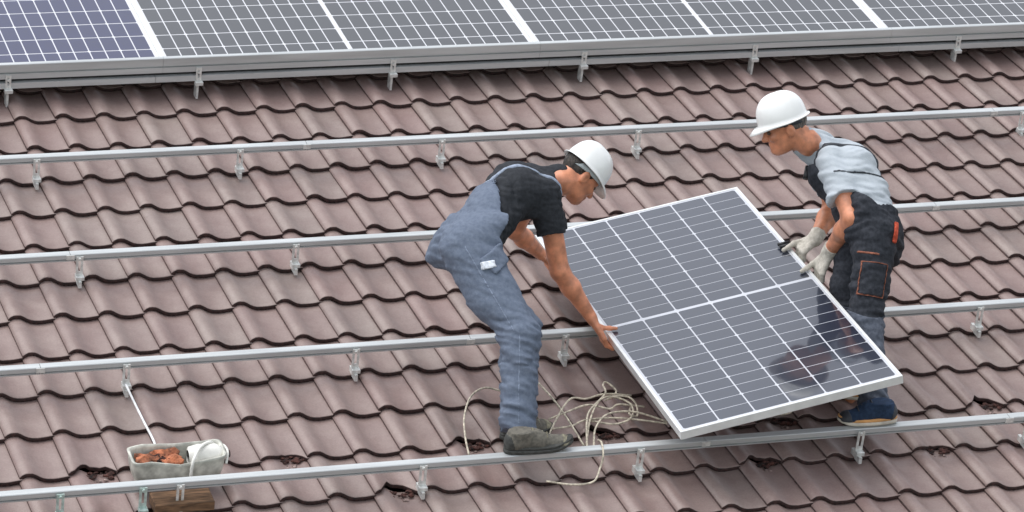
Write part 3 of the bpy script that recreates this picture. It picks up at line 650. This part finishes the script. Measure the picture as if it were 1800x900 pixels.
# ------------------------------------------------------------------ worker on the right
J = A_({'ankN': (3.245, -3.480, -1.024), 'kneeN': (3.272, -3.305, -0.672), 'hipN': (3.363, -3.218, -0.297), 'ankF': (3.300, -3.120, -1.048), 'kneeF': (3.280, -3.030, -0.689),
        'hipF': (3.380, -2.995, -0.300), 'shN': (3.250, -2.945, 0.018), 'elN': (3.266, -3.160, -0.218), 'wrN': (3.250, -2.940, -0.412), 'shF': (3.345, -2.630, -0.005),
        'elF': (3.425, -2.580, -0.262), 'wrF': (3.290, -2.680, -0.395), 'neck': (3.168, -2.834, 0.104), 'head': (3.065, -2.811, 0.188)})
ORI = roof(3.25, -3.65, 0.12)
W2 = empty('person', ORI); tag(W2, 'standing worker in grey t-shirt, dark work overalls and white gloves at the panel\'s right edge', 'person')
hc = (J['hipN'] + J['hipF']) / 2; sc = (J['shN'] + J['shF']) / 2
bl = -unit(np.cross(unit(J['shF'] - J['shN']), sc - hc))
hf = unit([-0.888, 0.230, -0.300]); hl = unit(np.cross([0, 0, 1], hf)); hu = np.cross(hf, hl); HC = J['head']
E1, E2 = pedge(1, 0.515), pedge(1, 0.628)
B = Fld((2.85, -3.75, -1.12), (3.62, -2.35, 0.40), 0.0055)
torso(B, J, bl, -0.012); add_head(B, HC, hf, hu, hl)
B.cone(sc - bl * 0.01, J['neck'], 0.066, 0.056, 0.03); B.cone(J['neck'], HC - hf * 0.03 - hu * 0.06, 0.060, 0.057, 0.03)
for s in 'NF':
    B.cone(J['sh' + s], J['el' + s], 0.056, 0.046, 0.04); el = J['el' + s]; wr = J['wr' + s]
    B.cone(el, el * 0.65 + wr * 0.35, 0.045, 0.047, 0.02); B.cone(el * 0.65 + wr * 0.35, wr, 0.046, 0.030, 0.02)
    B.cone(J['hip' + s], J['knee' + s], 0.075, 0.052, 0.04); B.cone(J['knee' + s], J['ank' + s], 0.050, 0.040, 0.03); B.cone(J['ank' + s], J['ank' + s] + np.array([-0.02, 0, -0.03]), 0.038, 0.035, 0.02)
body = B.build('body', 'skin', W2, ORI); tag(body, 'bare tanned arms, neck and face')
for s, E in (('N', E1), ('F', E2)):
    G = Fld(np.minimum(E, J['wr' + s]) - 0.15, np.maximum(E, J['wr' + s]) + 0.15, 0.0045)
    wr = J['wr' + s]; bk = unit(J['el' + s] - wr)
    grip(G, E, PX, PZ, PY, wr, 1.12, 0.006); G.cone(wr + bk * 0.06, wr, 0.041, 0.036, 0.02, caps=[(wr + bk * 0.045, bk)])
    G.disp(lambda P: noise3(P / 0.014, 5) * 0.0016, 0.015)
    G.build('work_glove', 'glove', W2, ORI)
S = Fld((2.95, -3.45, -0.45), (3.65, -2.35, 0.30), 0.006); torso(S, J, bl, 0.008, 0.07, chest=0.05)
nk = unit(HC - hf * 0.03 - hu * 0.06 - J['neck']); S.cone(sc - bl * 0.012, J['neck'] + nk * 0.09, 0.100, 0.070, 0.05, caps=[(J['neck'] + nk * 0.030, nk)])
for s in 'NF':
    a, b = J['sh' + s], J['el' + s]; d = unit(b - a); e = a + (b - a) * 0.66
    S.cone(a, e + d * 0.05, 0.080, 0.082, 0.016, caps=[(e, d)])
S.disp(lambda P: folds(P, (sc - hc) * 1.0 - bl * 0.35, 0.05, 0.0135, 61) + folds(P, (0.3, 0.6, 1), 0.034, 0.006, 71))
S.build('t_shirt', 'tee_grey', W2, ORI)
O = Fld((3.0, -3.72, -1.08), (3.68, -2.55, 0.22), 0.006); torso(O, J, bl, 0.020, 0.07, chest=0.05)
spn = unit(sc - hc); SL = np.linalg.norm(sc - hc); latS = unit(J['shF'] - J['shN'])
def reg2(P):
    q = P - hc; tau = q @ spn / SL; be = q @ bl
    return (tau - (0.46 + be * 5.0)) * 0.2
O.ell(hc - bl * 0.045 - spn * 0.01, (latS, spn, bl), (0.180, 0.135, 0.112), 0.05)
for s in 'NF':
    h, k, a = J['hip' + s], J['knee' + s], J['ank' + s]; d = unit(a - k)
    O.cone(h, k, 0.108, 0.082, 0.05); O.cone(k, a + d * 0.10, 0.080, 0.070, 0.04, caps=[(a + d * 0.055, d)])
O.disp(lambda P: folds(P, (0.3, 0.5, 1), 0.040, 0.0125, 81) + folds(P, (1, 0.2, 0.9), 0.05, 0.007, 91) + noise3(P / 0.07, 4) * 0.003); O.cut(lambda P: np.where((P - hc) @ spn / SL < 0.02, -0.05, reg2(P))); O2 = O
O.build('overalls', 'work_dark', W2, ORI)
# lighter grey lower legs and knee panels
patch(O2, 0.003, lambda P: np.maximum(P[:, 2] + 0.60 - 0.05 * np.sin(P[:, 0] * 9), -(P[:, 2] + 1.05)), 'lower_leg_fabric', 'work_grey', W2, ORI)
def ring(c, n1, n2, a, b, w): 
    return lambda P: np.maximum(np.maximum(np.abs((P - c) @ n1) - a - w, np.abs((P - c) @ n2) - b - w), -np.maximum(np.abs((P - c) @ n1) - a, np.abs((P - c) @ n2) - b))
legd = unit(J['hipN'] - J['kneeN']); fwd = unit(np.cross(legd, -latS)); fwd = fwd * np.sign(fwd @ bl)
near_side = lambda P: ((P - J['kneeN']) @ latS) - 0.03 + 0 * P[:, 0]
c1 = J['kneeN'] * 0.50 + J['hipN'] * 0.50 - latS * 0.07
both = lambda f_: (lambda P: np.maximum(f_(P), near_side(P)))
patch(O2, 0.010, both(lambda P: np.maximum(np.abs((P - c1) @ legd) - 0.075, np.abs((P - c1) @ fwd) - 0.058)), 'thigh_pocket', 'work_dark', W2, ORI)
patch(O2, 0.0125, both(ring(c1, legd, fwd, 0.075, 0.058, 0.005)), 'pocket_seam', 'seam_rust', W2, ORI)
c2 = J['hipN'] - latS * 0.07 - spn * 0.03 + bl * 0.02
patch(O2, 0.006, both(lambda P: np.maximum(np.abs((P - c2) @ legd + 0.045) - 0.005, np.abs((P - c2) @ fwd - 0.035) - 0.05)), 'pocket_trim', 'seam_rust', W2, ORI)
c3 = J['hipN'] - latS * 0.055 - bl * 0.085 - spn * 0.02
patch(O2, 0.012, lambda P: np.maximum(np.maximum(np.abs((P - c3) @ legd) - 0.050, np.abs((P - c3) @ fwd) - 0.011), ((P - hc) @ latS) + 0.02), 'pocket_flap', 'accent_red', W2, ORI)
for sgn in (-1, 1):
    patch(S, 0.007, lambda P: np.maximum(np.maximum(np.abs((P - sc) @ latS - sgn * 0.150) - 0.014, 0.105 - np.sqrt(((P - J['neck'] - nk * 0.03) ** 2).sum(1))), -((P - hc) @ spn / SL - 0.28)), 'strap', 'strap_dark', W2, ORI)
patch(S, 0.0055, lambda P: np.maximum(np.abs((P - hc) @ spn / SL - 0.56 - ((P - hc) @ bl) * 0.9) - 0.010, ((P - hc) @ bl) - 0.02), 'back_elastic', 'strap_dark', W2, ORI)
shoe(W2, ORI, J['ankN'], (-1, 0.10, 0), RN * 0.5 + np.array([0, 0, 0.5]), 'shoe_navy', 'sole_white', 'sole_orange', roof(3.222, -3.760, 0.1215), 0.285)
shoe(W2, ORI, J['ankF'], (-0.8, 0.5, 0.1), RN * 0.5 + np.array([0, 0, 0.5]), 'shoe_navy', 'sole_white', 'sole_orange', roof(3.30, -3.345, 0.003), 0.285)
helmet(W2, ORI, HC, hf, hl, hu, 'strap_dark'); eyes(W2, ORI, HC, hf, hl, hu)
Hh = Fld(HC - 0.2, HC + 0.2, 0.005); Hh.ell(HC - hf * 0.012 + hu * 0.020, (hf, hl, hu), (0.102, 0.0800, 0.099), 0.02)
Hh.disp(lambda P: noise3(P / 0.012, 9) * 0.0022)
Hh.cut(lambda P: np.maximum(((P - HC) @ hf) - 0.015 - ((P - HC) @ hu) * 0.9, -((P - HC) @ hu) - 0.038 + 0.25 * ((P - HC) @ hf)))
Hh.build('hair', 'hair_grey', W2, ORI)
# strap end clip hanging at the chest
q = sc + bl * 0.10 + spn * 0.02 - latS * 0.06 - ORI
MB().cyl(q, q + bl * 0.035 - spn * 0.055, 0.012, 8, 0.016).build('strap_clip', 'black_plastic', W2, True)

# ================================================================== SMALL THINGS
def rp(u, v, h): return roof(u, v, h)
# connectors on the carried panel's right edge
cE = pedge(1, 0.665) - PX * 0.02 + PZ * 0.012
t = empty('cable_connector', cE); tag(t, 'black plug pair lying on the carried panel\'s right edge beside the gloves', 'connector')
for i, d in enumerate((-0.012, 0.014)):
    p = PY * d; MB().cyl(p - PX * 0.03, p + PX * 0.028, 0.0085, 8).build('plug', 'black_plastic', t, True)
    MB().tube(spline([p + PX * 0.028, p + PX * 0.06 - PZ * 0.01, p + PX * 0.062 - PZ * 0.06, p + PX * 0.02 - PZ * 0.085]), 0.0035).build('lead', 'black_plastic', t, True)
# ropes
def wave(u): 
    s = (u / TW + 0.22) % 1.0 - 0.22; return -np.interp(s, PS, PD)
def rope(pts, lab, hs=None, r=0.0046):
    P = [rp(u, v, h) for u, v, h in pts]; o = np.array(P[0]); m = MB().tube([p - o for p in spline(P, 9)], r, 8).build('rope', 'rope', None, True); m.location = o
    tag(m, lab, 'rope', 'beige ropes lying around the left worker\'s shoe')
rope([(1.62, -3.114, .03), (1.523, -3.119, .06), (1.427, -3.208, .07), (1.355, -3.351, .05), (1.319, -3.496, .03), (1.304, -3.603, .012)], 'beige rope looping out to the left behind the left worker\'s leg')
rope([(1.735, -3.12, .12), (1.79, -3.30, .09), (1.82, -3.45, .06), (1.848, -3.606, .014)], 'straight beige rope slanting from the left worker\'s hem down to the lowest rail')
rope([(1.700, -3.524, .016), (1.773, -3.409, .03), (1.893, -3.257, .05), (1.982, -3.238, .035), (2.085, -3.200, .03), (2.215, -3.213, .02)], 'beige rope arching from the left worker\'s toe up behind the panel corner')
rope([(1.851, -3.640, .016), (1.900, -3.478, .05), (1.947, -3.382, .06), (2.075, -3.230, .05), (2.085, -3.169, .06), (2.117, -3.131, .05), (2.150, -3.180, .03), (2.11, -3.225, .02)], 'beige rope rising from the lowest rail into a small loop beside the panel')
rope([(1.66, -3.450, .018), (1.83, -3.442, .02), (1.925, -3.405, .025), (2.092, -3.403, .02), (2.300, -3.470, .015)], 'beige rope lying level from the left worker\'s shoe to under the panel')
rope([(1.882, -3.640, .02), (1.923, -3.531, .05), (1.991, -3.455, .07), (2.076, -3.411, .06), (2.172, -3.414, .05), (2.300, -3.462, .02)], 'beige rope bowing high from the lowest rail to under the panel')
rope([(1.872, -3.700, .10), (1.862, -3.770, .128), (1.850, -3.835, .10), (1.834, -3.855, .05), (1.790, -3.905, .015), (1.690, -3.915, .014), (1.580, -3.87, .014)], 'beige rope hanging over the lowest rail onto the tiles below it')
rope([(2.075, -3.236, .016), (2.126, -3.227, .03), (2.184, -3.261, .04), (2.201, -3.315, .03), (2.181, -3.389, .018), (2.148, -3.374, .02), (2.189, -3.287, .022)], 'small tangled beige rope curl next to the panel\'s left frame')
rope([(2.62, -3.40, .012), (2.78, -3.46, .014), (2.90, -3.47, .02), (2.95, -3.41, .02)], 'short pale rope under the panel\'s lower edge left of the navy shoe')
rope([(1.86, -3.60, .015), (1.93, -3.44, .045), (2.02, -3.30, .055), (2.10, -3.26, .05), (2.17, -3.32, .04), (2.14, -3.42, .03), (2.05, -3.45, .02), (1.95, -3.40, .016)], 'thin pale rope curling round in a loop between the left worker and the panel')
rope([(1.76, -3.36, .015), (1.86, -3.33, .03), (1.97, -3.30, .04), (2.06, -3.34, .035), (2.12, -3.30, .03), (2.24, -3.32, .02)], 'thin pale rope wavering level behind the other ropes to the panel')
# tub tied to the rail, shards, jug, block, cord
TB = rempty('tool_tub', -0.04, -3.60, 0); tag(TB, 'grey-green open tub hung behind the lowest rail at the lower left', 'tub')
def tub_shell():
    V = []; F = []; n = 44; L, Wd = 0.205, 0.075
    prof = [(0.0, 0.80), (0.03, 0.92), (0.07, 0.98), (0.105, 1.0), (0.118, 1.03), (0.118, 0.97), (0.105, 0.94), (0.045, 0.88), (0.012, 0.75)]
    for z, s in prof:
        for i in range(n):
            w = 2 * math.pi * i / n; c, q = math.cos(w), math.sin(w); x = L * s * np.sign(c) * abs(c) ** 0.22; y = Wd * s * np.sign(q) * abs(q) ** 0.28
            dip = 0.028 * math.exp(-((x + 0.045) / 0.055) ** 4) * (1 if z > 0.09 else 0) * (1 if y < 0 else 0.3)
            V.append((x, y, (z - dip) * 1.22 + 0.004 * math.sin(x * 40)))
    for k in range(len(prof) - 1):
        for i in range(n): j = (i + 1) % n; F.append((k * n + i, k * n + j, (k + 1) * n + j, (k + 1) * n + i))
    F += [tuple(range(n))[::-1], tuple((len(prof) - 1) * n + i for i in range(n))]
    return V, F
V, F = tub_shell(); obj('tub_shell', V, F, 'tub_grey', TB, True)
MB().tube(spline([(0.045, -0.09, 0.02), (0.043, -0.10, 0.09), (0.055, -0.085, 0.150), (0.10, -0.02, 0.172), (0.155, 0.03, 0.160), (0.19, 0.07, 0.11)]), 0.0075).build('carry_strap', 'plastic_white', TB, True)
MB().tube(spline([(0.208, -0.06, 0.10), (0.222, -0.02, 0.135), (0.214, 0.03, 0.14), (0.2, 0.06, 0.11)]), 0.006).build('handle', 'plastic_white', TB, True)
def rubble(name, n, sx, sy, size, mats, parent, zs=0.5, seed=0, sm=False):
    r = np.random.default_rng(seed); m = MB()
    for i in range(n):
        c = np.array([r.uniform(-sx, sx), r.uniform(-sy, sy), 0]); q = r.uniform(0.5, 1.2) * size; b = len(m.V)
        ico = [(0, 0, 1), (0.9, 0, 0.4), (0.3, 0.85, 0.4), (-0.7, 0.5, 0.4), (-0.7, -0.5, 0.4), (0.3, -0.85, 0.4), (0.7, 0.5, -0.4), (-0.3, 0.85, -0.4), (-0.9, 0, -0.4), (-0.3, -0.85, -0.4), (0.7, -0.5, -0.4), (0, 0, -1)]
        for v in ico: m.V.append(tuple(c + np.array(v) * q * r.uniform(0.7, 1.25) * np.array([1.3, 1, zs])))
        m.F += [tuple(b + k for k in f) for f in ((0, 1, 2), (0, 2, 3), (0, 3, 4), (0, 4, 5), (0, 5, 1), (1, 6, 2), (2, 7, 3), (3, 8, 4), (4, 9, 5), (5, 10, 1), (2, 6, 7), (3, 7, 8), (4, 8, 9), (5, 9, 10), (1, 10, 6), (11, 7, 6), (11, 8, 7), (11, 9, 8), (11, 10, 9), (11, 6, 10))]
    return m.build(name, mats, parent, sm)
sh = rempty('tile_shards', -0.115, -3.60, 0.112); tag(sh, 'orange terracotta tile shards heaped in the left half of the grey-green tub', 'tile shards')
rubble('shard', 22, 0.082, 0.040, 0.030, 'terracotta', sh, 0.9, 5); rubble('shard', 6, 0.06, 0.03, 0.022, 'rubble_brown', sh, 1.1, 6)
jg = rempty('white_jug', 0.085, -3.60, 0.085); tag(jg, 'white plastic jug lying in the right half of the grey-green tub', 'jug')
m = MB()
for i, (x, r_) in enumerate(((-0.075, 0.030), (-0.07, 0.044), (-0.03, 0.052), (0.05, 0.050), (0.075, 0.036), (0.082, 0.020), (0.10, 0.018), (0.10, 0.011))):
    for k in range(18): w = 2 * math.pi * k / 18; m.V.append((x, r_ * math.cos(w), 0.028 + r_ * math.sin(w)))
for i in range(7):
    for k in range(18): l = (k + 1) % 18; m.F.append((i * 18 + k, i * 18 + l, (i + 1) * 18 + l, (i + 1) * 18 + k))
m.F += [tuple(range(18)), tuple(7 * 18 + k for k in range(18))[::-1]]
m.build('jug_body', 'plastic_white', jg, True); MB().cyl((0.10, 0, 0.028), (0.112, 0, 0.028), 0.016, 12).build('cap', 'rubble_brown', jg)
tk = rempty('timber_block', -0.055, -3.795, 0); tag(tk, 'rough brown timber block under the lowest rail below the tub', 'timber block')
MB().box(-0.130, 0.132, -0.050, 0.06, -0.012, 0.034, 0.004).build('block', 'timber', tk)
o0 = rp(-0.082, -2.80, 0.02); p1 = rp(-0.108, -3.47, 0.115)
m = MB().tube(spline([o0 * 0, rp(-0.090, -2.99, 0.046) - o0, rp(-0.099, -3.23, 0.080) - o0, p1 - o0, rp(-0.115, -3.52, 0.09) - o0]), 0.0055, 8).build('hanging_cord', 'cord_white', None, True); m.location = o0
tag(m, 'thin white cord running from a roof hook down to the tub', 'cord')
# rubble in the broken tiles
WH = {(10, -2): 'left of the tub behind the lowest rail', (10, 2): 'right of the tub, just behind the lowest rail', (11, 4): 'below the lowest rail, left of the worker\'s olive shoe', (11, 12): 'below the lowest rail, under the carried panel\'s lower edge',
      (11, 16): 'below the lowest rail near the right border', (10, 18): 'above the lowest rail at the right border', (10, 13): 'behind the lowest rail, left of the navy shoe', (10, 6): 'at the heel of the left worker\'s olive shoe',
      (11, -1): 'beneath the timber block', (10, 9): 'in the shade beside the carried panel\'s lower left corner'}
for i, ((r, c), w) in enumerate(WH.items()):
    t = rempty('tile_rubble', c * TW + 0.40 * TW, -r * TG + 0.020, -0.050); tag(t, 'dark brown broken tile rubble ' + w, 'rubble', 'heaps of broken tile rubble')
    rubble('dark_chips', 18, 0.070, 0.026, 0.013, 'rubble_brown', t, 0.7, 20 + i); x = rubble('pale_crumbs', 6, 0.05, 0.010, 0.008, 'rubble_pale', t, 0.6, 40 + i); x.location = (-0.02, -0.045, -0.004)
